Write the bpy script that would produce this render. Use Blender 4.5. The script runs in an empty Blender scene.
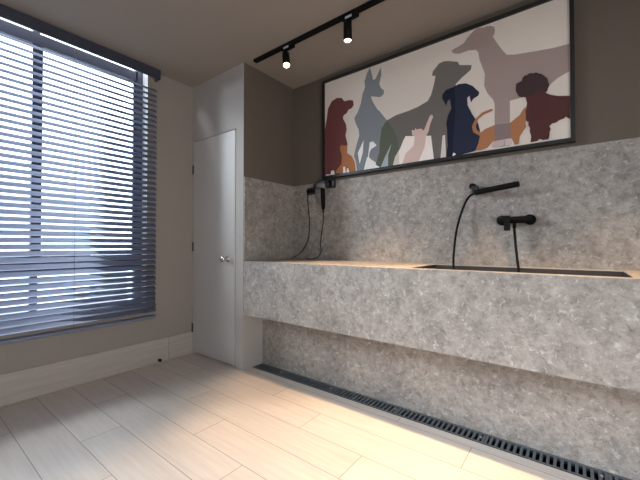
import bpy, bmesh, math, random
from mathutils import Vector, Matrix
from mathutils.geometry import tessellate_polygon
random.seed(7)
C = bpy.context.scene.collection
PI = math.pi

# ---------------------------------------------------------------- layout (metres)
X0, X1 = -2.983, -2.223        # window wall, closet side
YD, YB, YL = 1.831, 2.451, 2.049   # closet front / counter front, picture wall, recessed lower wall
H = 2.592
ZT, ZB, ZS = 0.913, 0.464, 1.621   # counter top, apron bottom, top of stone cladding
XR, YR = 1.75, -1.75           # right wall, rear wall
DR0 = 1.929                    # front edge of floor drain

# ---------------------------------------------------------------- helpers
def box(bm, x0, x1, y0, y1, z0, z1, mi=0):
    vs = [bm.verts.new(p) for p in ((x0,y0,z0),(x1,y0,z0),(x1,y1,z0),(x0,y1,z0),(x0,y0,z1),(x1,y0,z1),(x1,y1,z1),(x0,y1,z1))]
    for f in ((3,2,1,0),(4,5,6,7),(0,1,5,4),(1,2,6,5),(2,3,7,6),(3,0,4,7)):
        bm.faces.new([vs[i] for i in f]).material_index = mi
    return vs

def frame_at(p, d):
    d = Vector(d).normalized()
    up = Vector((0,0,1)) if abs(d.z) < .95 else Vector((1,0,0))
    a = d.cross(up).normalized(); b = d.cross(a).normalized()
    return a, b

def lathe(bm, p0, d, prof, n=24, mi=0, smooth=True):
    """prof: list of (distance along d, radius)"""
    p0 = Vector(p0); d = Vector(d).normalized(); a, b = frame_at(p0, d)
    rings = []
    for t, r in prof:
        c = p0 + d*t
        if r <= 1e-6: rings.append([bm.verts.new(c)])
        else: rings.append([bm.verts.new(c + a*(r*math.cos(2*PI*i/n)) + b*(r*math.sin(2*PI*i/n))) for i in range(n)])
    for r0, r1 in zip(rings, rings[1:]):
        for i in range(n):
            j = (i+1) % n
            if len(r0) == 1 and len(r1) == 1: continue
            if len(r0) == 1: f = bm.faces.new((r0[0], r1[j], r1[i]))
            elif len(r1) == 1: f = bm.faces.new((r0[i], r0[j], r1[0]))
            else: f = bm.faces.new((r0[i], r0[j], r1[j], r1[i]))
            f.smooth = smooth; f.material_index = mi
    for r, rev in ((rings[0], False), (rings[-1], True)):
        if len(r) > 1: bm.faces.new(list(reversed(r)) if rev else r).material_index = mi

def rod(bm, p0, p1, r, n=20, bev=0.0, mi=0):
    L = (Vector(p1)-Vector(p0)).length
    prof = [(0, r-bev), (bev, r), (L-bev, r), (L, r-bev)] if bev else [(0, r), (L, r)]
    lathe(bm, p0, Vector(p1)-Vector(p0), prof, n, mi)

def spline(pts, k=8):
    P = [Vector(p) for p in pts]; P = [P[0]*2-P[1]] + P + [P[-1]*2-P[-2]]
    out = []
    for i in range(1, len(P)-2):
        for s in range(k):
            t = s/k; a, b, c, d = P[i-1:i+3]
            out.append(.5*((2*b)+(c-a)*t+(2*a-5*b+4*c-d)*t*t+(3*b-a-3*c+d)*t**3))
    out.append(P[-2]); return out

def tube(bm, pts, r, n=10, k=8):
    P = spline(pts, k); rings = []; prev = None
    for i, p in enumerate(P):
        d = (P[min(i+1, len(P)-1)]-P[max(i-1, 0)]).normalized()
        if prev is None: a, b = frame_at(p, d)
        else:
            a = (prev-d*prev.dot(d)).normalized(); b = d.cross(a)
        prev = a
        rings.append([bm.verts.new(p+a*(r*math.cos(2*PI*q/n))+b*(r*math.sin(2*PI*q/n))) for q in range(n)])
    for r0, r1 in zip(rings, rings[1:]):
        for q in range(n):
            bm.faces.new((r0[q], r0[(q+1)%n], r1[(q+1)%n], r1[q])).smooth = True
    bm.faces.new(rings[0]); bm.faces.new(rings[-1])

def orient_box(bm, c, ax, ay, az, sx, sy, sz, mi=0):
    c = Vector(c); vs = box(bm, -sx/2, sx/2, -sy/2, sy/2, -sz/2, sz/2, mi)
    M = Matrix((Vector(ax).normalized(), Vector(ay).normalized(), Vector(az).normalized())).transposed()
    for v in vs: v.co = c + M @ v.co

def obj(name, bm, mats, parent=None, bevel=0, label=None, seg=2):
    bmesh.ops.recalc_face_normals(bm, faces=bm.faces)
    me = bpy.data.meshes.new(name); bm.to_mesh(me); bm.free()
    for m in (mats if isinstance(mats, (list, tuple)) else [mats]): me.materials.append(m)
    o = bpy.data.objects.new(name, me); C.objects.link(o)
    if parent:
        o.parent = parent
        o.matrix_parent_inverse = Matrix.Translation(-parent.location)
    if bevel:
        b = o.modifiers.new('bevel', 'BEVEL'); b.width = bevel; b.segments = seg; b.limit_method = 'ANGLE'
    if label: o['label'] = label
    return o

def tag(o, label, cat, group=None, kind=None):
    o['label'] = label; o['category'] = cat
    if group: o['group'] = group
    if kind: o['kind'] = kind
    return o

def thing(name, label, cat, loc, group=None):
    o = bpy.data.objects.new(name, None); o.empty_display_size = .1
    C.objects.link(o); o.location = loc
    return tag(o, label, cat, group)

def struct(name, bm, mats, label=None, cat=None, bevel=0, parent=None):
    o = obj(name, bm, mats, parent, bevel)
    if not parent:
        o['kind'] = 'structure'
        if label: o['label'] = label
        if cat: o['category'] = cat
    return o

def BM(): return bmesh.new()

# ---------------------------------------------------------------- materials
def mat(name, col, rough=.5, metal=0, spec=.5, var=0, vscale=3, emit=None, es=0):
    m = bpy.data.materials.new(name); m.use_nodes = True
    nt = m.node_tree; b = nt.nodes['Principled BSDF']
    b.inputs['Base Color'].default_value = (*col, 1); b.inputs['Roughness'].default_value = rough
    b.inputs['Metallic'].default_value = metal; b.inputs['Specular IOR Level'].default_value = spec
    if emit: b.inputs['Emission Color'].default_value = (*emit, 1); b.inputs['Emission Strength'].default_value = es
    tc = nt.nodes.new('ShaderNodeTexCoord'); n = nt.nodes.new('ShaderNodeTexNoise')
    n.inputs['Scale'].default_value = vscale; n.inputs['Detail'].default_value = 4
    nt.links.new(tc.outputs['Object'], n.inputs['Vector'])
    if var:
        mx = nt.nodes.new('ShaderNodeMix'); mx.data_type = 'RGBA'
        mx.inputs['A'].default_value = (*[c*(1-var) for c in col], 1)
        mx.inputs['B'].default_value = (*[min(1, c*(1+var)) for c in col], 1)
        nt.links.new(n.outputs['Fac'], mx.inputs['Factor']); nt.links.new(mx.outputs['Result'], b.inputs['Base Color'])
    return m

def stone_mat(name='grey_stone'):
    m = bpy.data.materials.new(name); m.use_nodes = True; nt = m.node_tree; N = nt.nodes.new; L = nt.links.new
    b = nt.nodes['Principled BSDF']; tc = N('ShaderNodeTexCoord')
    def noise(s, det, rough=.6, dist=0, off=0):
        mp = N('ShaderNodeMapping'); mp.inputs['Location'].default_value = (off, off*2, off*.7)
        L(tc.outputs['Object'], mp.inputs['Vector'])
        n = N('ShaderNodeTexNoise'); n.inputs['Scale'].default_value = s; n.inputs['Detail'].default_value = det
        n.inputs['Roughness'].default_value = rough; n.inputs['Distortion'].default_value = dist
        L(mp.outputs[0], n.inputs['Vector']); return n.outputs['Fac']
    def ramp(f, stops):
        r = N('ShaderNodeValToRGB'); e = r.color_ramp.elements
        while len(e) < len(stops): e.new(.5)
        for q, (p, c) in zip(e, stops): q.position = p; q.color = (*c, 1)
        L(f, r.inputs[0]); return r.outputs[0]
    def mix(a, bb, f, mode='MIX'):
        x = N('ShaderNodeMix'); x.data_type = 'RGBA'; x.blend_type = mode
        L(a, x.inputs['A']); L(bb, x.inputs['B'])
        if isinstance(f, float): x.inputs['Factor'].default_value = f
        else: L(f, x.inputs['Factor'])
        return x.outputs['Result']
    base = ramp(noise(21, 12, .78, .25), [(.3, STONE[0]), (.5, STONE[1]), (.72, STONE[2])])
    cloud = ramp(noise(3.2, 5, .6, .5, 3), [(.3, (.80,.80,.81)), (.7, (1.15,1.14,1.12))])
    c = mix(base, cloud, 1.0, 'MULTIPLY')
    fleck = ramp(noise(36, 8, .74, .5, 7), [(.56, (0,0,0)), (.63, (1,1,1))])
    light = N('ShaderNodeRGB'); light.outputs[0].default_value = (*STONE[3], 1)
    ff = N('ShaderNodeMath'); ff.operation = 'MULTIPLY'; ff.inputs[1].default_value = .42; L(fleck, ff.inputs[0])
    c = mix(c, light.outputs[0], ff.outputs[0])
    dk = ramp(noise(30, 8, .74, .5, 13), [(.36, (1,1,1)), (.43, (0,0,0))])
    dark = N('ShaderNodeRGB'); dark.outputs[0].default_value = (*[v*.55 for v in STONE[0]], 1)
    fd = N('ShaderNodeMath'); fd.operation = 'MULTIPLY'; fd.inputs[1].default_value = .5; L(dk, fd.inputs[0])
    c = mix(c, dark.outputs[0], fd.outputs[0])
    L(c, b.inputs['Base Color']); b.inputs['Roughness'].default_value = .55; b.inputs['Specular IOR Level'].default_value = .3
    bp = N('ShaderNodeBump'); bp.inputs['Strength'].default_value = .12; bp.inputs['Distance'].default_value = .004
    L(noise(45, 8, .7), bp.inputs['Height']); L(bp.outputs[0], b.inputs['Normal'])
    return m

def plank_mat(name, plane='floor', k=1.0):
    """wood-look porcelain planks running along x, staggered by a third, thin grey joints"""
    m = bpy.data.materials.new(name); m.use_nodes = True; nt = m.node_tree; N = nt.nodes.new; L = nt.links.new
    b = nt.nodes['Principled BSDF']; g = N('ShaderNodeNewGeometry'); s = N('ShaderNodeSeparateXYZ')
    L(g.outputs['Position'], s.inputs[0])
    def M(op, a, c=None):
        n = N('ShaderNodeMath'); n.operation = op
        for i, v in enumerate((a, c)):
            if v is None: continue
            if isinstance(v, (int, float)): n.inputs[i].default_value = v
            else: L(v, n.inputs[i])
        return n.outputs[0]
    if plane == 'floor': along, across, y0, h = s.outputs['X'], s.outputs['Y'], .438, .2037
    else: along, across, y0, h = s.outputs['Y'], s.outputs['Z'], -.05, .4
    v = M('DIVIDE', M('SUBTRACT', across, y0), h); row = M('FLOOR', v); fv = M('SUBTRACT', v, row)
    u = M('DIVIDE', M('ADD', M('ADD', along, 1.69 if plane == 'floor' else .9), M('MULTIPLY', row, .415)), 1.245)
    col = M('FLOOR', u); fu = M('SUBTRACT', u, col)
    du = M('MULTIPLY', M('MINIMUM', fu, M('SUBTRACT', 1, fu)), 1.245)
    dv = M('MULTIPLY', M('MINIMUM', fv, M('SUBTRACT', 1, fv)), h)
    joint = M('LESS_THAN', M('MINIMUM', du, dv), .0016)
    cmb = N('ShaderNodeCombineXYZ'); L(col, cmb.inputs[0]); L(row, cmb.inputs[1])
    wn = N('ShaderNodeTexWhiteNoise'); L(cmb.outputs[0], wn.inputs['Vector'])
    gv = N('ShaderNodeCombineXYZ'); L(M('MULTIPLY', along, 1.6), gv.inputs[0]); L(M('MULTIPLY', across, 26), gv.inputs[1]); L(M('MULTIPLY', wn.outputs['Value'], 30), gv.inputs[2])
    n = N('ShaderNodeTexNoise'); n.inputs['Scale'].default_value = 1.7; n.inputs['Detail'].default_value = 7; n.inputs['Roughness'].default_value = .6
    n.inputs['Distortion'].default_value = .35; L(gv.outputs[0], n.inputs['Vector'])
    r = N('ShaderNodeValToRGB'); e = r.color_ramp.elements
    e[0].position = .25; e[0].color = (*WOOD[0], 1); e[1].position = .75; e[1].color = (*WOOD[1], 1); L(n.outputs['Fac'], r.inputs[0])
    hv = N('ShaderNodeHueSaturation'); L(r.outputs[0], hv.inputs['Color'])
    L(M('ADD', .95*k, M('MULTIPLY', wn.outputs['Value'], .1)), hv.inputs['Value'])
    mx = N('ShaderNodeMix'); mx.data_type = 'RGBA'; L(joint, mx.inputs['Factor']); L(hv.outputs[0], mx.inputs['A']); mx.inputs['B'].default_value = (*WOOD[2], 1)
    L(mx.outputs['Result'], b.inputs['Base Color']); b.inputs['Roughness'].default_value = .42; b.inputs['Specular IOR Level'].default_value = .45
    bp = N('ShaderNodeBump'); bp.inputs['Strength'].default_value = .25; bp.inputs['Distance'].default_value = .001; bp.invert = True
    L(joint, bp.inputs['Height']); L(bp.outputs[0], b.inputs['Normal'])
    return m

STONE = [(.145,.126,.112), (.285,.253,.228), (.43,.387,.353), (.66,.63,.60)]
WOOD = [(.49,.42,.365), (.59,.52,.46), (.17,.15,.13)]
M_STONE = stone_mat()
M_FLOOR = plank_mat('wood_look_floor_planks')
M_SKIRT = plank_mat('wood_look_skirting', 'skirt', .68)
M_WALL = mat('taupe_wall_paint', (.27,.232,.202), .8, var=.03, spec=.2)
M_CEIL = mat('taupe_ceiling_paint', (.30,.26,.225), .85, var=.03, spec=.2)
M_DOOR = mat('grey_door_paint', (.42,.39,.365), .5, var=.02)
M_GAP = mat('dark_gap', (.03,.028,.026), .8)
M_BLACK = mat('matt_black_metal', (.003,.003,.003), .7, 0, .15, var=.1)
M_BLKPL = mat('black_plastic', (.02,.02,.022), .35, var=.1)
M_RUB = mat('black_rubber_cord', (.003,.003,.003), .7, 0, .15, var=.1)
M_SLAT = mat('blue_grey_slat', (.42,.46,.58), .4, .1, var=.05)
M_VAL = mat('dark_slate_valance', (.035,.038,.055), .45, var=.08)
M_WINF = mat('dark_window_frame', (.05,.055,.09), .5, var=.06)
M_REVEAL = mat('pale_reveal', (.92,.92,.92), .8, var=.03)
M_CHROME = mat('brushed_nickel', (.62,.58,.54), .22, 1, var=.05)
M_SILVER = mat('silver_plastic', (.26,.26,.27), .3, .6, var=.05)
M_GRATE = mat('grey_grate_plastic', (.085,.095,.105), .5, var=.12, vscale=30)
M_CHAN = mat('black_channel', (.01,.01,.011), .7, var=.1)
M_STICK = mat('pale_sticker', (.45,.45,.45), .6, var=.05)
M_LENS = mat('lit_lens', (1,.9,.75), .3, emit=(1,.82,.6), es=9)
M_RIM = mat('steel_rim', (.42,.40,.37), .35, .3, var=.05)
M_FACADE = None
# ---------------------------------------------------------------- tuning values
PAL = {'paper': (.68,.60,.53), 'mauve': (.34,.255,.235), 'pinkleg': (.55,.42,.40), 'paleleg': (.60,.48,.46), 'grey': (.155,.138,.125), 'slate': (.215,.232,.25),
       'white': (.85,.82,.78), 'olive': (.11,.12,.09), 'paleslate': (.40,.43,.46), 'maroon': (.15,.048,.048), 'orange': (.39,.16,.07), 'navy': (.023,.027,.05),
       'darknavy': (.013,.016,.032), 'orange2': (.38,.165,.08), 'mauve2': (.24,.17,.17), 'brown': (.085,.032,.03), 'plum': (.055,.033,.035), 'block': (.88,.78,.72), 'blush': (.66,.48,.42)}
M_BOWL = mat('basin_lining', (.035,.03,.028), .5, var=.1)
M_BLACK2 = mat('black_wood_frame', (.012,.011,.011), .4, var=.1)
M_WALLC = mat('taupe_closet_paint_lit', (.36,.33,.305), .7, var=.02, spec=.25)  # same taupe, lightened to carry window light on closet front and lower side
SLAT_TILT = 44
SP1 = (.34, -.30, -.9)
PW = [120, 165, 140, 140]
FAC = (.6, .68, .72, 1)
SKY = (.80, .90, 1.0); SKYS = 5
AREAS = [('window_daylight', (-5.0, -2.2, 3.5), (-2.2, 1.2, .9), 3.0, 2.2, 2350, (.84,.92,1)),
         ('rear_fill', (.3, -2.3, 1.5), (-.6, 2, .9), 1.7, 1.7, 8, (.95,.97,1)),  # added fill lamp outside the rear opening
         ('side_fill', (2.3, -.5, 1.4), (-3, .8, 1.2), 1.5, 1.8, 30, (1,.96,.92))]  # added fill lamp beyond the right-wall opening, brightens the window wall
VT = 'Standard'; EXPO = 0
M_WALLD = mat('taupe_wall_paint_shaded', (.125,.101,.08), .8, var=.03, spec=.2)  # same taupe, darkened to carry shade on the back wall and closet side

def slat_material():
    m = bpy.data.materials.new('blue_grey_slat'); m.use_nodes = True; nt = m.node_tree; b = nt.nodes['Principled BSDF']
    b.inputs['Base Color'].default_value = (.20,.22,.30,1); b.inputs['Roughness'].default_value = .4
    t = nt.nodes.new('ShaderNodeBsdfTranslucent'); t.inputs[0].default_value = (.55,.60,.76,1)
    x = nt.nodes.new('ShaderNodeMixShader'); x.inputs[0].default_value = .30
    nt.links.new(b.outputs[0], x.inputs[1]); nt.links.new(t.outputs[0], x.inputs[2]); nt.links.new(x.outputs[0], nt.nodes['Material Output'].inputs[0])
    return m
M_SLAT = slat_material()
SHAPES = [
    ('mauve', [(-0.695,2.416),(-0.683,2.423),(-0.647,2.43),(-0.61,2.442),(-0.589,2.469),(-0.568,2.487),(-0.543,2.504),(-0.519,2.51),(-0.486,2.499),(-0.47,2.501),(-0.446,2.495),(-0.424,2.479),(-0.419,2.458),(-0.423,2.426),(-0.433,2.42),(-0.408,2.367),(-0.377,2.309),(-0.352,2.27),(-0.309,2.255),(-0.204,2.238),(-0.105,2.224),(-0.029,2.222),(-0.031,2.06),(-0.085,2.039),(-0.128,2.006),(-0.198,1.987),(-0.25,1.971),(-0.336,1.968),(-0.336,1.964),(-0.338,1.68),(-0.426,1.683),(-0.425,1.834),(-0.424,1.967),(-0.432,1.999),(-0.466,2.051),(-0.486,2.107),(-0.481,2.184),(-0.514,2.295),(-0.52,2.342),(-0.534,2.365),(-0.582,2.379),(-0.64,2.377),(-0.669,2.387),(-0.691,2.404)]),
    ('pinkleg', [(-0.425,1.737),(-0.364,1.733),(-0.375,1.687),(-0.434,1.684),(-0.446,1.692)]),
    ('paleleg', [(-0.364,1.731),(-0.332,1.727),(-0.325,1.687),(-0.338,1.682),(-0.367,1.684)]),
    ('grey', [(-1.194,2.038),(-1.116,2.06),(-1.012,2.069),(-0.943,2.08),(-0.867,2.105),(-0.841,2.143),(-0.821,2.21),(-0.808,2.272),(-0.835,2.284),(-0.826,2.314),(-0.784,2.354),(-0.754,2.36),(-0.722,2.353),(-0.654,2.325),(-0.64,2.297),(-0.562,2.271),(-0.569,2.24),(-0.626,2.205),(-0.667,2.172),(-0.671,2.063),(-0.676,1.889),(-0.69,1.668),(-0.736,1.668),(-0.742,1.831),(-0.76,1.828),(-0.776,1.668),(-0.824,1.668),(-0.842,1.829),(-0.925,1.851),(-1.053,1.861),(-1.086,1.789),(-1.125,1.738),(-1.145,1.668),(-1.185,1.668),(-1.184,1.755),(-1.157,1.841),(-1.211,1.749),(-1.25,1.668),(-1.295,1.699),(-1.26,1.799),(-1.255,1.898),(-1.238,1.986)]),
    ('slate', [(-1.345,2.509),(-1.328,2.452),(-1.317,2.397),(-1.294,2.4),(-1.244,2.482),(-1.242,2.415),(-1.26,2.349),(-1.245,2.31),(-1.218,2.282),(-1.223,2.252),(-1.254,2.239),(-1.299,2.255),(-1.336,2.268),(-1.322,2.222),(-1.272,2.137),(-1.265,2.135),(-1.194,2.038),(-1.141,1.957),(-1.104,1.881),(-1.086,1.789),(-1.125,1.736),(-1.147,1.668),(-1.255,1.668),(-1.41,1.668),(-1.471,1.668),(-1.48,1.746),(-1.502,1.802),(-1.485,1.865),(-1.448,1.966),(-1.455,2.02),(-1.485,2.081),(-1.497,2.127),(-1.46,2.173),(-1.431,2.24),(-1.416,2.311),(-1.392,2.357),(-1.397,2.41),(-1.375,2.467)]),
    ('white', [(-1.406,1.919),(-1.463,1.822),(-1.445,1.726),(-1.415,1.815)]),
    ('white', [(-1.349,1.89),(-1.318,1.893),(-1.285,1.854),(-1.314,1.841),(-1.337,1.832),(-1.351,1.805),(-1.356,1.772),(-1.337,1.749),(-1.3,1.722),(-1.273,1.686),(-1.255,1.668),(-1.407,1.668),(-1.376,1.767),(-1.365,1.774)]),
    ('olive', [(-1.194,2.038),(-1.141,1.957),(-1.104,1.881),(-1.089,1.794),(-1.125,1.736),(-1.147,1.668),(-1.184,1.668),(-1.184,1.755),(-1.155,1.842),(-1.211,1.749),(-1.25,1.668),(-1.295,1.699),(-1.261,1.797),(-1.255,1.898),(-1.238,1.986)]),
    ('paleslate', [(-1.155,1.842),(-1.184,1.755),(-1.184,1.668),(-1.25,1.668),(-1.211,1.749)]),
    ('maroon', [(-1.809,1.668),(-1.809,2.086),(-1.788,2.184),(-1.773,2.273),(-1.732,2.331),(-1.678,2.346),(-1.624,2.331),(-1.598,2.296),(-1.547,2.293),(-1.507,2.278),(-1.502,2.237),(-1.522,2.216),(-1.555,2.211),(-1.573,2.185),(-1.604,2.174),(-1.612,2.15),(-1.581,2.092),(-1.573,2.045),(-1.586,1.993),(-1.565,1.923),(-1.571,1.857),(-1.581,1.668)]),
    ('white', [(-1.809,1.668),(-1.785,1.683),(-1.745,1.676),(-1.738,1.709),(-1.707,1.708),(-1.697,1.668)]),
    ('orange', [(-1.639,1.874),(-1.642,1.908),(-1.622,1.922),(-1.612,1.912),(-1.583,1.906),(-1.567,1.907),(-1.569,1.838),(-1.521,1.806),(-1.493,1.752),(-1.48,1.668),(-1.617,1.668),(-1.692,1.683),(-1.677,1.71),(-1.627,1.754),(-1.622,1.821)]),
    ('white', [(-1.611,1.668),(-1.608,1.727),(-1.59,1.724),(-1.583,1.668)]),
    ('white', [(-1.574,1.668),(-1.572,1.705),(-1.557,1.706),(-1.545,1.668)]),
    ('navy', [(-0.733,2.036),(-0.761,2.097),(-0.758,2.123),(-0.732,2.149),(-0.681,2.155),(-0.649,2.165),(-0.6,2.157),(-0.558,2.127),(-0.515,2.071),(-0.521,2.051),(-0.553,2.037),(-0.568,2.015),(-0.576,2.065),(-0.592,2.053),(-0.589,2.001),(-0.559,1.931),(-0.524,1.866),(-0.513,1.815),(-0.507,1.764),(-0.543,1.68),(-0.658,1.668),(-0.735,1.668),(-0.724,1.749),(-0.727,1.856),(-0.733,1.91),(-0.72,1.967),(-0.697,2.008),(-0.707,2.076),(-0.722,2.066)]),
    ('darknavy', [(-0.733,2.036),(-0.761,2.097),(-0.758,2.123),(-0.732,2.149),(-0.673,2.156),(-0.671,1.975),(-0.676,1.898),(-0.686,1.783),(-0.692,1.668),(-0.735,1.668),(-0.724,1.749),(-0.727,1.856),(-0.733,1.91),(-0.72,1.967),(-0.697,2.008),(-0.707,2.076),(-0.722,2.066)]),
    ('white', [(-0.692,1.668),(-0.687,1.69),(-0.679,1.692),(-0.667,1.678)]),
    ('orange2', [(-0.435,1.936),(-0.444,1.942),(-0.501,1.93),(-0.542,1.896),(-0.563,1.85),(-0.554,1.809),(-0.513,1.777),(-0.525,1.717),(-0.543,1.682),(-0.508,1.68),(-0.468,1.689),(-0.434,1.726),(-0.337,1.728),(-0.327,1.723),(-0.311,1.68),(-0.289,1.68),(-0.283,1.728),(-0.248,1.782),(-0.251,1.807),(-0.245,1.854),(-0.252,1.907),(-0.266,1.889),(-0.282,1.862),(-0.337,1.824),(-0.422,1.831),(-0.484,1.815),(-0.507,1.798),(-0.53,1.818),(-0.538,1.844),(-0.524,1.892),(-0.487,1.915),(-0.435,1.926)]),
    ('mauve2', [(-0.425,1.83),(-0.379,1.828),(-0.334,1.82),(-0.334,1.727),(-0.425,1.729)]),
    ('brown', [(-0.287,1.98),(-0.303,2.021),(-0.3,2.063),(-0.283,2.07),(-0.27,2.073),(-0.265,2.092),(-0.254,2.102),(-0.242,2.1),(-0.228,2.109),(-0.209,2.102),(-0.192,2.102),(-0.178,2.09),(-0.166,2.085),(-0.152,2.066),(-0.137,2.047),(-0.134,2.026),(-0.127,2.003),(-0.134,1.991),(-0.137,1.977),(-0.147,1.964),(-0.118,1.943),(-0.08,1.927),(-0.031,1.915),(-0.031,1.78),(-0.039,1.785),(-0.048,1.798),(-0.062,1.787),(-0.081,1.784),(-0.095,1.773),(-0.117,1.771),(-0.129,1.759),(-0.123,1.74),(-0.128,1.724),(-0.13,1.698),(-0.135,1.681),(-0.16,1.681),(-0.18,1.691),(-0.19,1.681),(-0.226,1.679),(-0.222,1.717),(-0.23,1.748),(-0.228,1.766),(-0.238,1.792),(-0.235,1.806),(-0.249,1.819),(-0.25,1.879),(-0.242,1.926),(-0.25,1.964)]),
    ('plum', [(-0.287,1.98),(-0.303,2.021),(-0.3,2.063),(-0.283,2.07),(-0.27,2.073),(-0.265,2.092),(-0.254,2.102),(-0.242,2.1),(-0.228,2.109),(-0.209,2.102),(-0.192,2.102),(-0.178,2.09),(-0.166,2.085),(-0.152,2.066),(-0.137,2.047),(-0.134,2.026),(-0.127,2.003),(-0.134,1.991),(-0.137,1.977),(-0.147,1.964),(-0.192,1.986),(-0.218,1.962),(-0.25,1.971),(-0.266,1.969)]),
    ('block', [(-1.037,1.879),(-0.841,1.843),(-0.821,1.668),(-1.089,1.668),(-1.092,1.77)]),
    ('blush', [(-0.835,1.997),(-0.824,1.979),(-0.845,1.934),(-0.861,1.873),(-0.878,1.848),(-0.889,1.766),(-0.935,1.668),(-1.064,1.668),(-1.038,1.743),(-0.973,1.794),(-0.963,1.863),(-0.985,1.877),(-0.987,1.916),(-0.963,1.908),(-0.958,1.925),(-0.948,1.911),(-0.915,1.911),(-0.894,1.892),(-0.872,1.94),(-0.849,1.99)]),
]

# ---------------------------------------------------------------- room shell
bm = BM(); box(bm, X0-.3, XR+.2, YR-.2, DR0, -.12, 0); box(bm, X0-.3, XR+.2, DR0, YB+.3, -.24, -.12)
struct('floor', bm, M_FLOOR, 'pale wood-look plank tile floor', 'floor')
bm = BM(); box(bm, X0, XR+.2, YR-.2, YB+.3, H, H+.12)
struct('ceiling', bm, M_CEIL, 'taupe painted ceiling', 'ceiling')
# window wall with opening
WY0, WY1, WZ0 = -1.35, 1.392, .50
bm = BM()
box(bm, X0-.17, X0, YR-.2, YB+.3, -.12, WZ0); box(bm, X0-.17, X0, YR-.2, WY0, WZ0, H+.12)
box(bm, X0-.17, X0, WY1, YB+.3, WZ0, H+.12)
struct('wall_left', bm, M_WALL, 'taupe window wall', 'wall')
bm = BM(); box(bm, X0-.172, X0-.002, WY1-.004, WY1, WZ0, H+.12); box(bm, X0-.172, X0-.002, WY0, WY1-.004, WZ0, WZ0+.004)
struct('trim_1', bm, M_REVEAL, 'pale window reveal', 'trim')
# picture wall
bm = BM(); box(bm, X1-.9, XR+.2, YB, YB+.2, -.12, H+.1)
struct('wall_back', bm, M_WALLD, 'taupe wall behind the picture', 'wall')
bm = BM(); box(bm, X1, XR, YB-.012, YB, ZT, ZS)
struct('trim_2', bm, M_STONE, 'grey stone cladding below the picture', 'wall cladding')
bm = BM(); box(bm, X1-.001, X1+.012, YD+.002, YB-.014, ZT, ZS)
struct('trim_3', bm, M_STONE, 'grey stone cladding on the closet side', 'wall cladding')
bm = BM(); box(bm, X1, XR, YL, YB, -.12, ZB-.002)
struct('wall_lower', bm, M_STONE, 'recessed grey stone wall under the counter', 'wall')
# closet
DXL, DXR, DZ = X0+.012, -2.338, 2.052
bm = BM()
box(bm, X0, DXL, YD, YD+.05, 0, H); box(bm, DXL, DXR+.014, YD, YD+.05, DZ, H); box(bm, DXR+.014, X1, YD, YD+.05, 0, H)
box(bm, X1-.05, X1, YD+.05, YB, 0, ZB)
struct('wall_closet', bm, M_WALLC if 'M_WALLC' in globals() else M_WALL, 'taupe closet box in the corner', 'wall')
bm = BM(); box(bm, DXL, DXR+.014, YD+.04, YD+.06, -.001, DZ)
struct('trim_4', bm, M_GAP, 'dark rebate around the closet door', 'trim')
bm = BM(); box(bm, DXR+.0045, DXR+.014, YD+.004, YD+.04, 0, DZ)
struct('trim_5', bm, M_WALL, 'narrow door jamb', 'trim')
bm = BM(); box(bm, DXL+.004, DXR, YD+.002, YD+.038, .012, DZ-.005)
door = struct('door_1', bm, M_DOOR, 'plain grey flush closet door', 'door', bevel=.001)
bm = BM(); kx, kz = -2.437, .925
lathe(bm, (kx, YD+.002, kz), (0,-1,0), [(0,.027),(.004,.027),(.007,.024),(.009,.012),(.028,.011),(.034,.018),(.042,.026),(.054,.028),(.064,.024),(.068,.016),(.069,0)], 28)
struct('door_knob', bm, M_CHROME, parent=door)
for hz in (1.78, 1.03, .245):
    bm = BM(); rod(bm, (X0+.008, YD-.006, hz-.045), (X0+.008, YD-.006, hz+.045), .0055, 12, .001)
    box(bm, X0+.002, X0+.016, YD-.004, YD+.001, hz-.04, hz+.04)
    struct('hinge', bm, M_BLKPL, parent=door)
bm = BM(); box(bm, X1-.05, X1, YD+.05, YB, ZB, H); box(bm, X1-.001, X1+.0005, YD+.0002, YD+.06, ZB, H)
struct('wall_side', bm, M_WALLD, 'taupe side of the closet box, darkened as shade', 'wall')
# right and rear walls (behind the camera), with openings added for fill light
RX0, RX1, RZ = .1, 1.1, 2.1
bm = BM(); box(bm, XR, XR+.2, YR-.2, -1.3, -.12, H); box(bm, XR, XR+.2, .3, YB+.2, -.12, H); box(bm, XR, XR+.2, -1.3, .3, 2.2, H)
struct('wall_right', bm, M_WALL, 'taupe side wall', 'wall')
bm = BM(); box(bm, X0, RX0, YR-.2, YR, -.12, H); box(bm, RX1, XR, YR-.2, YR, -.12, H); box(bm, RX0, RX1, YR-.2, YR, RZ, H)
struct('wall_rear', bm, M_WALL, 'taupe wall with opening added for fill light', 'wall')
# skirting
bm = BM(); box(bm, X0, X0+.010, YR, YD, 0, .204)
struct('baseboard_left', bm, M_SKIRT, 'wood-look tile skirting under the window', 'baseboard', bevel=.001)

# ---------------------------------------------------------------- window
bm = BM(); FX0, FX1 = X0-.135, X0-.085
MULL = [.645, -.045, -.735]
box(bm, FX0, FX1, WY1-.062, WY1-.004, WZ0, H+.1); box(bm, FX0, FX1, WY0, WY0+.05, WZ0, H+.1)
box(bm, FX0, FX1, WY0, WY1-.05, 2.488, 2.572); box(bm, FX0, FX1, WY0, WY1-.05, WZ0+.004, WZ0+.055)
box(bm, FX0, FX1, WY0, WY1-.05, .86, .965)
for y in MULL: box(bm, FX0-.002, FX1+.002, y-.02, y+.02, WZ0+.05, H+.1)
win = struct('window_1', bm, M_WINF, 'dark framed window behind the blind', 'window')
def sash(y0, y1):
    bm = BM(); a, b = FX0+.012, FX1-.012; w = .022
    box(bm, a, b, y0, y0+w, .965, 2.488); box(bm, a, b, y1-w, y1, .965, 2.488); return bm
struct('sash', sash(.665, WY1-.055), M_WINF, parent=win)
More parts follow.
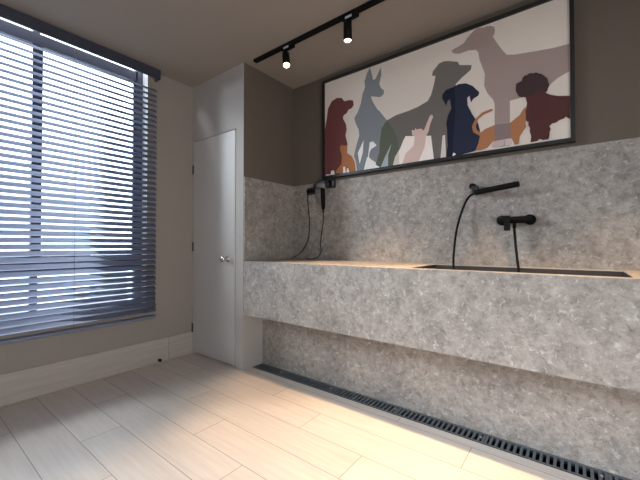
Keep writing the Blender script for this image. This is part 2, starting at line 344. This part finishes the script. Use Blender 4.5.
gm = bpy.data.materials.new('window_glass'); gm.use_nodes = True; nt = gm.node_tree; nt.nodes.clear()
_o = nt.nodes.new('ShaderNodeOutputMaterial'); _t = nt.nodes.new('ShaderNodeBsdfTransparent'); _g = nt.nodes.new('ShaderNodeBsdfGlossy'); _m = nt.nodes.new('ShaderNodeMixShader')
_f = nt.nodes.new('ShaderNodeFresnel'); _f.inputs[0].default_value = 1.3
_t.inputs[0].default_value = (.95,.97,.98,1); _g.inputs['Roughness'].default_value = .02
nt.links.new(_f.outputs[0], _m.inputs[0]); nt.links.new(_t.outputs[0], _m.inputs[1]); nt.links.new(_g.outputs[0], _m.inputs[2]); nt.links.new(_m.outputs[0], _o.inputs[0])
edges = [WY0+.05, -.755, -.715, -.065, -.025, .625, .665, WY1-.055]
for i in range(0, 8, 2):
    for z0, z1 in ((WZ0+.055, .86), (.965, 2.488), (2.572, H+.08)):
        bm = BM(); box(bm, FX0+.023, FX0+.027, edges[i], edges[i+1], z0, z1); struct('pane', bm, gm, parent=win)

# ---------------------------------------------------------------- venetian blind
BY0, BY1 = -1.42, 1.462
vb = thing('venetian_blind', 'blue grey horizontal slat blind with dark valance hung over the window', 'blind', (X0+.04, 0, 2.5))
bm = BM(); box(bm, X0+.068, X0+.083, BY0, BY1, 2.504, 2.585); box(bm, X0, X0+.068, BY1-.012, BY1, 2.504, 2.585); box(bm, X0, X0+.068, BY0, BY0+.012, 2.504, 2.585)
obj('valance', bm, M_VAL, vb, .001)
bm = BM(); box(bm, X0+.005, X0+.06, BY0+.015, BY1-.02, 2.545, 2.588)
obj('headrail', bm, M_VAL, vb)
bm = BM(); XC = X0+.037; TILT = math.radians(SLAT_TILT if 'SLAT_TILT' in globals() else 36); NS = 42
ztop = 2.409
def slat(bm, zc, y0, y1, w=.050, tilt=TILT):
    prof = []
    for i in range(7):
        t = -1+2*i/6; prof.append((t*w/2, .0035*(1-t*t)))
    def pt(u, v, y): # u towards room (low), v normal
        return (XC + u*math.cos(tilt)+v*math.sin(tilt), y, zc - u*math.sin(tilt)+v*math.cos(tilt))
    top = [[bm.verts.new(pt(u, v+.0006, y)) for u, v in prof] for y in (y0, y1)]
    bot = [[bm.verts.new(pt(u, v-.0006, y)) for u, v in prof] for y in (y0, y1)]
    for i in range(6):
        bm.faces.new((top[0][i], top[0][i+1], top[1][i+1], top[1][i])).smooth = True
        bm.faces.new((bot[0][i], bot[1][i], bot[1][i+1], bot[0][i+1])).smooth = True
    for k in (0, 1): bm.faces.new(top[k]+bot[k][::-1])
    for i in (0, 6): bm.faces.new((top[0][i], top[1][i], bot[1][i], bot[0][i]))
for k in range(NS+1): slat(bm, ztop-.0458*k, BY0+.015, BY1-.012)
slats = obj('slats', bm, M_SLAT, vb)
bm = BM(); box(bm, XC-.026, XC+.026, BY0+.015, BY1-.012, .412, .433)
obj('bottom_rail', bm, M_VAL if 0 else M_SLAT, vb, .005)
for y in (1.352, .845, .3, -.25, -.8, -1.3):
    bm = BM()
    for dx in (-.024, .024): rod(bm, (XC+dx, y, .45), (XC+dx, y, 2.55), .0011, 6)
    obj('ladder_cord', bm, M_WINF, vb)

bm = BM(); lathe(bm, (X0+.010, 1.50, .022), (1,0,0), [(0,.010),(.012,.010),(.014,.013),(.03,.013),(.034,.010)], 16)
tag(obj('door_stop', bm, M_RUB), 'small black stub near the foot of the wood skirting', 'door stop')

# ---------------------------------------------------------------- counter with sunk basin
HX0, HX1, HY0, HY1 = -.79, .187, 1.884, 2.33
ct = thing('wash_counter', 'long grey stone counter with deep apron cantilevered below the picture', 'counter', (-.3, 2.1, ZB))
bm = BM()
def ring_slab(bm, x0, x1, y0, y1, z0, z1, hx0, hx1, hy0, hy1):
    xs = [x0, hx0, hx1, x1]; ys = [y0, hy0, hy1, y1]
    V = {(i, j, k): bm.verts.new((xs[i], ys[j], z)) for i in range(4) for j in range(4) for k, z in enumerate((z0, z1))}
    for i in range(3):
        for j in range(3):
            if (i, j) == (1, 1): continue
            bm.faces.new((V[i,j,1], V[i+1,j,1], V[i+1,j+1,1], V[i,j+1,1])); bm.faces.new((V[i,j+1,0], V[i+1,j+1,0], V[i+1,j,0], V[i,j,0]))
    for i in range(3):
        bm.faces.new((V[i,0,0], V[i+1,0,0], V[i+1,0,1], V[i,0,1])); bm.faces.new((V[i,3,0], V[i,3,1], V[i+1,3,1], V[i+1,3,0]))
        bm.faces.new((V[0,i,0], V[0,i,1], V[0,i+1,1], V[0,i+1,0])); bm.faces.new((V[3,i,0], V[3,i+1,0], V[3,i+1,1], V[3,i,1]))
    for a, b in (((1,1),(2,1)), ((2,1),(2,2)), ((2,2),(1,2)), ((1,2),(1,1))):
        bm.faces.new((V[a[0],a[1],0], V[b[0],b[1],0], V[b[0],b[1],1], V[a[0],a[1],1]))
ring_slab(bm, X1+.002, XR, YD+.021, YB-.013, ZT-.02, ZT, HX0, HX1, HY0, HY1)
obj('countertop', bm, M_STONE, ct)
bm = BM(); box(bm, X1+.002, XR, YD, YD+.02, ZB, ZT)
obj('apron', bm, M_STONE, ct, .0015)
bm = BM(); box(bm, X1+.002, XR, YD+.021, YL+.01, ZB, ZB+.02)
obj('underside', bm, M_STONE, ct)
bs = thing('wash_basin', 'long rectangular basin sunk into the stone counter below the black taps', 'basin', (-.3, 2.08, ZT-.34))
bm = BM(); w = .012; zb = ZT-.33
box(bm, HX0-w, HX1+w, HY0-w, HY1+w, zb-.012, zb)
e = .0035; box(bm, HX0+.0005, HX0+e, HY0+.0005, HY1-.0005, zb, ZT-.0035); box(bm, HX1-e, HX1-.0005, HY0+.0005, HY1-.0005, zb, ZT-.0035)
box(bm, HX0+e, HX1-e, HY0+.0005, HY0+e, zb, ZT-.0035); box(bm, HX0+e, HX1-e, HY1-e, HY1-.0005, zb, ZT-.0035)
obj('bowl', bm, M_BOWL, bs)
bm = BM(); r = .004
ring_slab(bm, HX0+.0005, HX1-.0005, HY0+.0005, HY1-.0005, ZT-.003, ZT+.001, HX0+r, HX1-r, HY0+r, HY1-r)
obj('rim', bm, M_RIM, bs, label='thin pale metal rim')
bm = BM(); lathe(bm, (-.3, 2.08, zb), (0,0,1), [(0,.035),(.002,.035),(.003,.03),(.003,0)], 24)
obj('drain_plug', bm, M_CHROME, bs)

# ---------------------------------------------------------------- floor drain
ch = thing('drain_channel', 'dark recessed drain channel at the foot of the stone wall', 'drain', (-.3, 1.99, -.12))
bm = BM(); box(bm, X1, XR, DR0, YL, -.12, -.112); box(bm, X1, XR, DR0+.0005, DR0+.006, -.112, -.001); box(bm, X1, XR, YL-.006, YL-.0005, -.112, -.001)
obj('trough', bm, M_CHAN, ch)
bm = BM(); box(bm, X1, XR, DR0+.0065, DR0+.0095, -.112, -.018); box(bm, X1, XR, YL-.0095, YL-.0065, -.112, -.018)
obj('ledge', bm, M_CHAN, ch)
def grate(x0, x1, label):
    g = thing('drain_grate', label, 'drain grate', ((x0+x1)/2, 1.99, -.012), 'grates over the floor drain')
    bm = BM(); ya, yb = DR0+.0065, YL-.0065; za, zb_ = -.017, .001
    box(bm, x0, x1, ya, ya+.012, za, zb_); box(bm, x0, x1, yb-.012, yb, za, zb_)
    n = max(2, round((x1-x0)/.0277)); p = (x1-x0)/n
    for i in range(n+1):
        c = x0+p*i; c0, c1 = max(x0, c-.0062), min(x1, c+.0062)
        if i in (0, n): c0, c1 = (x0, x0+.012) if i == 0 else (x1-.012, x1)
        box(bm, c0, c1, ya+.012, yb-.012, za, zb_-.001)
    obj('grid', bm, M_GRATE, g)
    bm = BM(); cx = x1-.022; cy = YL-.05
    lathe(bm, (cx, cy, -.015), (0,0,1), [(0,.008),(.016,.008),(.0175,.006)], 12)
    obj('screw', bm, M_SILVER, g)
xs = [X1+.001, -1.928, -1.421, -.914, -.407, .1, .607, 1.114, XR-.001]
names = ['short grey slotted drain grate tucked against the closet', 'grey slotted drain grate next out from the short one by the closet',
 'second full-length grey drain grate from the closet', 'grey slotted drain grate below the hose of the tap, third full-length one from the closet',
 'grey slotted drain grate at the bottom right, nearest the camera', 'grey slotted drain grate past the right frame edge', 'grey slotted drain grate far right', 'grey slotted drain grate at the right wall']
for i in range(6): grate(xs[i]+.0008, xs[i+1]-.0008, names[i])

# ---------------------------------------------------------------- picture
pc = thing('framed_picture', 'wide framed print of overlapping dog and cat silhouettes above the stone cladding', 'picture', (-.92, YB-.02, 1.64))
PX0, PX1, PZ0, PZ1 = -1.809, -.028, 1.668, 2.512
CY = 2.421
bm = BM(); o_ = .022
for a in ((PX0-o_, PX0, PZ0-.022, PZ1+.022), (PX1, PX1+o_, PZ0-.022, PZ1+.022), (PX0, PX1, PZ0-.022, PZ0), (PX0, PX1, PZ1, PZ1+.022)):
    box(bm, a[0], a[1], 2.405, YB-.001, a[2], a[3])
obj('frame', bm, M_BLACK2, pc)
PALETTE = PAL
pm = []
for nme, col in PALETTE.items():
    pm.append(mat('print_'+nme, col, .7, spec=.15, var=.015, vscale=6))
idx = {n: i for i, n in enumerate(PALETTE)}
bm = BM(); box(bm, PX0, PX1, CY, CY+.012, PZ0, PZ1, idx['paper'])
for k, (nme, pts) in enumerate(SHAPES):
    y = CY-.0004-.00025*k; clean = []
    for x, z in pts:
        if not clean or (abs(clean[-1][0]-x)+abs(clean[-1][1]-z)) > .0015: clean.append((x, z))
    if abs(clean[0][0]-clean[-1][0])+abs(clean[0][1]-clean[-1][1]) < .0015: clean.pop()
    vs = [bm.verts.new((x, y, z)) for x, z in clean]
    for t in tessellate_polygon([[Vector((x, z, 0)) for x, z in clean]]):
        try: bm.faces.new([vs[i] for i in t]).material_index = idx[nme]
        except ValueError: pass
me_o = obj('print', bm, pm, pc)

# ---------------------------------------------------------------- shower tap, hose and hand spray
zc = 1.204
mx_ = thing('shower_mixer', 'black wall-mounted mixer tap with two round wall flanges above the basin', 'tap', (-.31, YB-.012, zc))
Yw = YB-.0125
for x in (-.382, -.232):
    bm = BM(); lathe(bm, (x, Yw, zc), (0,-1,0), [(0,.031),(.006,.032),(.045,.031),(.05,.029),(.051,.019),(.06,.019)], 28)
    obj('flange', bm, M_BLACK, mx_)
bm = BM(); rod(bm, (-.395, Yw-.058, zc), (-.218, Yw-.058, zc), .0215, 28, .004)
obj('mixer_body', bm, M_BLACK, mx_)
bm = BM(); orient_box(bm, (-.345, Yw-.105, zc-.022), (1,0,0), (0,1,0), (0,0,1), .034, .012, .092)
rod(bm, (-.345, Yw-.075, zc), (-.345, Yw-.102, zc), .018, 20, .002)
obj('lever', bm, M_BLACK, mx_, .004)
bm = BM(); rod(bm, (-.312, Yw-.062, zc-.018), (-.312, Yw-.062, zc-.052), .010, 16, .001)
obj('hose_outlet', bm, M_BLACK, mx_)
bm = BM()
tube(bm, [(-.312,Yw-.062,zc-.053), (-.303,Yw-.085,1.06), (-.289,Yw-.13,.96), (-.28,Yw-.17,.86), (-.33,Yw-.2,.72), (-.48,Yw-.21,.66), (-.61,Yw-.19,.74), (-.650,Yw-.155,.9), (-.654,Yw-.115,1.05), (-.645,Yw-.075,1.18), (-.615,Yw-.05,1.30), (-.58,Yw-.045,1.37), (-.53,Yw-.06,1.395)], .0075, 12, 10)
tag(obj('shower_hose', bm, M_RUB), 'black flexible shower hose looping down into the basin', 'hose')
# collar where the hose meets the basin edge
br = thing('hand_shower', 'black slim hand shower resting in a round wall bracket above the basin', 'shower', (-.55, Yw, 1.42))
bm = BM(); lathe(bm, (-.557, Yw, 1.440), (0,-1,0), [(0,.022),(.006,.022),(.008,.014),(.034,.013),(.036,.020),(.05,.020),(.052,.016)], 24)
obj('wall_bracket', bm, M_BLACK, br)
bm = BM(); h0 = Vector((-.535, Yw-.062, 1.395)); h1 = Vector((-.279, Yw-.11, 1.417))
rod(bm, h0, h1, .018, 24, .003)
obj('wand', bm, M_BLACK, br)
bm = BM(); orient_box(bm, (-.54, Yw-.045, 1.415), (1,0,.1), (0,1,0), (-.1,0,1), .036, .05, .048)
obj('cradle', bm, M_BLKPL, br, .004)

# ---------------------------------------------------------------- hair dryer, plate, socket
pl = thing('wall_plate', 'black rectangular wall plate with round dial behind the hair dryer', 'wall plate', (-1.79, Yw, 1.60))
bm = BM(); box(bm, -1.905, -1.700, Yw-.010, Yw, 1.558, 1.636); obj('plate', bm, M_BLKPL, pl, .002)
bm = BM(); lathe(bm, (-1.765, Yw-.010, 1.597), (0,-1,0), [(0,.028),(.004,.028),(.006,.024),(.006,.014),(.016,.012),(.018,.008)], 24); obj('dial', bm, M_BLACK, pl)
bm = BM(); box(bm, -1.735, -1.715, Yw-.012, Yw-.010, 1.575, 1.62); obj('switch', bm, M_SILVER, pl, label='pale grey switch')
hd = thing('hair_dryer', 'silver and black hair dryer hanging with its nozzle to the left by the corner', 'hair dryer', (-1.86, Yw-.06, 1.58))
yc = Yw-.07
bm = BM(); lathe(bm, (-1.880, yc, 1.577), (1,0,.03), [(0,.021),(.002,.025),(.03,.027),(.032,.029)], 28); obj('nozzle', bm, M_BLKPL, hd)
bm = BM(); lathe(bm, (-1.848, yc, 1.578), (1,0,.03), [(0,.029),(.008,.032),(.05,.035),(.078,.035),(.090,.030),(.094,.020),(.094,0)], 28); obj('barrel', bm, M_SILVER, hd, label='silver barrel')
bm = BM(); lathe(bm, (-1.757, yc, 1.581), (1,0,.03), [(0,.030),(.012,.029),(.018,.022),(.018,0)], 24); obj('rear_grille', bm, M_BLKPL, hd)
bm = BM(); lathe(bm, (-1.797, yc, 1.560), (.04,0,-1), [(0,.021),(.03,.020),(.12,.018),(.185,.016),(.195,.013)], 20); obj('handle', bm, M_BLACK, hd)
bm = BM(); orient_box(bm, (-1.812, yc-.012, 1.475), (1,0,0), (0,1,0), (0,0,1), .012, .014, .14); obj('handle_stripe', bm, M_SILVER, hd, .003, label='silver stripe')
bm = BM(); lathe(bm, (-1.789, yc, 1.367), (.0,0,-1), [(0,.008),(.03,.006),(.034,.004)], 12); obj('cord_guard', bm, M_RUB, hd)
bm = BM(); tube(bm, [(-1.789,yc,1.335), (-1.795,yc+.01,1.27), (-1.82,yc+.02,1.17), (-1.842,yc+.03,1.06), (-1.84,yc+.035,.99), (-1.87,yc+.03,.94), (-1.93,yc+.02,.9195), (-2.01,yc+.03,.9185)], .0038, 8)
tag(obj('dryer_cord', bm, M_RUB), 'thin black cord hanging from the hair dryer handle to the counter', 'cord')
so = thing('wall_socket', 'small black double wall socket left of the hair dryer', 'socket', (-1.98, Yw, 1.55))
bm = BM(); box(bm, -2.032, -1.932, Yw-.009, Yw, 1.517, 1.582); obj('cover_plate', bm, M_BLKPL, so, .002)
for x in (-2.006, -1.958):
    bm = BM(); lathe(bm, (x, Yw-.009, 1.549), (0,-1,0), [(0,.014),(.022,.013),(.024,.010)], 16); obj('plug', bm, M_RUB, so)
bm = BM(); tube(bm, [(-2.006,Yw-.022,1.54), (-2.008,Yw-.02,1.45), (-2.0,Yw-.012,1.32), (-1.998,Yw-.01,1.2), (-2.01,Yw-.014,1.1), (-2.06,Yw-.02,1.01), (-2.12,Yw-.03,.955), (-2.19,Yw-.05,.919)], .0034, 8)
tag(obj('power_cord', bm, M_RUB), 'thin black cord hanging from the wall socket into the left corner', 'cord')

# ---------------------------------------------------------------- ceiling track and spots
TY = 1.866
bm = BM(); box(bm, -2.125, 1.3, TY-.018, TY+.018, H-.022, H)
tag(obj('lighting_track', bm, M_BLACK, None, .002), 'long black lighting track on the ceiling in front of the picture', 'light track')
def head(x, d, label, power, ang=54, blend=.6, drop=.02):
    h = thing('track_spotlight', label, 'spotlight', (x, TY, H-.022), 'spotlights on the ceiling track')
    d = Vector(d).normalized()
    bm = BM(); box(bm, x-.035, x+.08, TY-.016, TY+.016, H-.046, H-.0225); obj('adapter', bm, M_BLACK, h, .002)
    bm = BM(); box(bm, x-.01, x+.04, TY-.0175, TY-.0161, H-.042, H-.026); obj('sticker', bm, M_STICK, h, label='pale grey sticker')
    bm = BM(); rod(bm, (x, TY, H-.046), (x, TY, H-.046-drop), .007, 12); lathe(bm, (x-.012, TY, H-.046-drop), (1,0,0), [(0,.012),(.024,.012)], 16); obj('arm', bm, M_BLACK, h)
    top = Vector((x, TY, H-.046-drop+.006)) - d*.012
    bm = BM(); L_ = .135
    lathe(bm, top, d, [(0,.024),(.004,.028),(L_,.028),(L_,.0245),(L_-.006,.024),(L_-.006,0)], 32); obj('lamp_body', bm, M_BLACK, h)
    bm = BM(); lathe(bm, top+d*(L_-.0045), d, [(0,.0235),(.004,.021),(.006,.012),(.006,0)], 24); obj('lens', bm, M_LENS, h, label='glowing warm lens')
    ld = bpy.data.lights.new('spot_lamp', 'SPOT'); ld.energy = power; ld.color = (1, .68, .39); ld.spot_size = math.radians(ang); ld.spot_blend = blend; ld.shadow_soft_size = .012
    lo = bpy.data.objects.new('spot_lamp', ld); C.objects.link(lo); lo.location = top + d*(L_+.016)
    lo.rotation_euler = d.to_track_quat('-Z', 'Y').to_euler()
    lo.parent = h; lo.matrix_parent_inverse = Matrix.Translation(-h.location)
    return h
head(-1.770, SP1, 'tilted black track spotlight nearest the closet', PW[0], drop=.042)
head(-1.205, (0,0,-1), 'straight-down black track spotlight in the middle of the ceiling track', PW[1])
head(-.40, (0,0,-1), 'black track spotlight above the hand shower', PW[2])
head(.15, (0,0,-1), 'black track spotlight above the right end of the picture', PW[3])

# ---------------------------------------------------------------- outside
fm = bpy.data.materials.new('pale_cladding'); fm.use_nodes = True; nt = fm.node_tree; b = nt.nodes['Principled BSDF']
g = nt.nodes.new('ShaderNodeTexCoord'); wv = nt.nodes.new('ShaderNodeTexWave'); wv.bands_direction = 'Z'; wv.inputs['Scale'].default_value = 2.2; wv.inputs['Distortion'].default_value = 0
rp = nt.nodes.new('ShaderNodeValToRGB'); rp.color_ramp.elements[0].position = .05; rp.color_ramp.elements[0].color = (.25,.28,.30,1); rp.color_ramp.elements[1].position = .2; rp.color_ramp.elements[1].color = FAC
nt.links.new(g.outputs['Object'], wv.inputs['Vector']); nt.links.new(wv.outputs['Fac'], rp.inputs[0]); nt.links.new(rp.outputs[0], b.inputs['Base Color'])
nb = thing('neighbouring_wall', 'pale horizontally clad building wall seen through the blind', 'building', (-7, 0, -1))
bm = BM(); box(bm, -7.2, -6.8, -3, 2.2, -1, 2.0); obj('cladding', bm, fm, nb)
bm = BM(); box(bm, -7.25, -6.75, -3, 2.25, 2.0, 2.06); obj('coping', bm, M_REVEAL, nb)
po = thing('concrete_column', 'bluish column standing outside near the right edge of the window', 'column', (-5.5, 2.35, -1))
bm = BM(); box(bm, -5.65, -5.4, 2.33, 2.50, -1, 3.2); obj('shaft', bm, mat('pale_concrete', (.5,.53,.6), .8, var=.05), po)
bm = BM(); box(bm, -5.70, -5.35, 2.28, 2.55, 3.2, 3.3); obj('cap', bm, M_REVEAL, po)
bm = BM(); box(bm, -40, X0-.35, -30, 30, -1.2, -1.0); struct('ground', bm, mat('outdoor_paving', (.3,.31,.32), .9, var=.1), 'grey paving outside', 'ground')
bm = BM(); box(bm, X0-.3, 6, -12, YR-.2, -.12, -.005); struct('floor_terrace', bm, mat('terrace_paving', (.5,.47,.43), .8, var=.08), 'pale terrace beyond the added rear opening', 'floor')

# ---------------------------------------------------------------- lights and world
w = bpy.data.worlds.new('sky'); bpy.context.scene.world = w; w.use_nodes = True
w.node_tree.nodes['Background'].inputs[0].default_value = (*SKY, 1); w.node_tree.nodes['Background'].inputs[1].default_value = SKYS
def area(name, loc, target, sx, sy, power, col):
    ld = bpy.data.lights.new(name, 'AREA'); ld.shape = 'RECTANGLE'; ld.size = sx; ld.size_y = sy; ld.energy = power; ld.color = col
    o = bpy.data.objects.new(name, ld); C.objects.link(o); o.location = loc
    o.rotation_euler = (Vector(target)-Vector(loc)).to_track_quat('-Z', 'Y').to_euler(); return o
for a in AREAS: area(*a)

# ---------------------------------------------------------------- camera
cd = bpy.data.cameras.new('camera'); cd.sensor_width = 36; cd.lens = 334.7/640*36; cd.clip_start = .02
co = bpy.data.objects.new('camera', cd); C.objects.link(co); co.location = (0, 0, 1.05)
co.rotation_euler = (math.radians(90.794), 0, math.radians(37.624)); bpy.context.scene.camera = co
sc = bpy.context.scene; sc.view_settings.view_transform = VT; sc.view_settings.look = 'None'; sc.view_settings.exposure = EXPO; sc.view_settings.gamma = 1
sc.cycles.max_bounces = 10; sc.cycles.diffuse_bounces = 6; sc.cycles.transparent_max_bounces = 12
sc.cycles.sample_clamp_indirect = 4
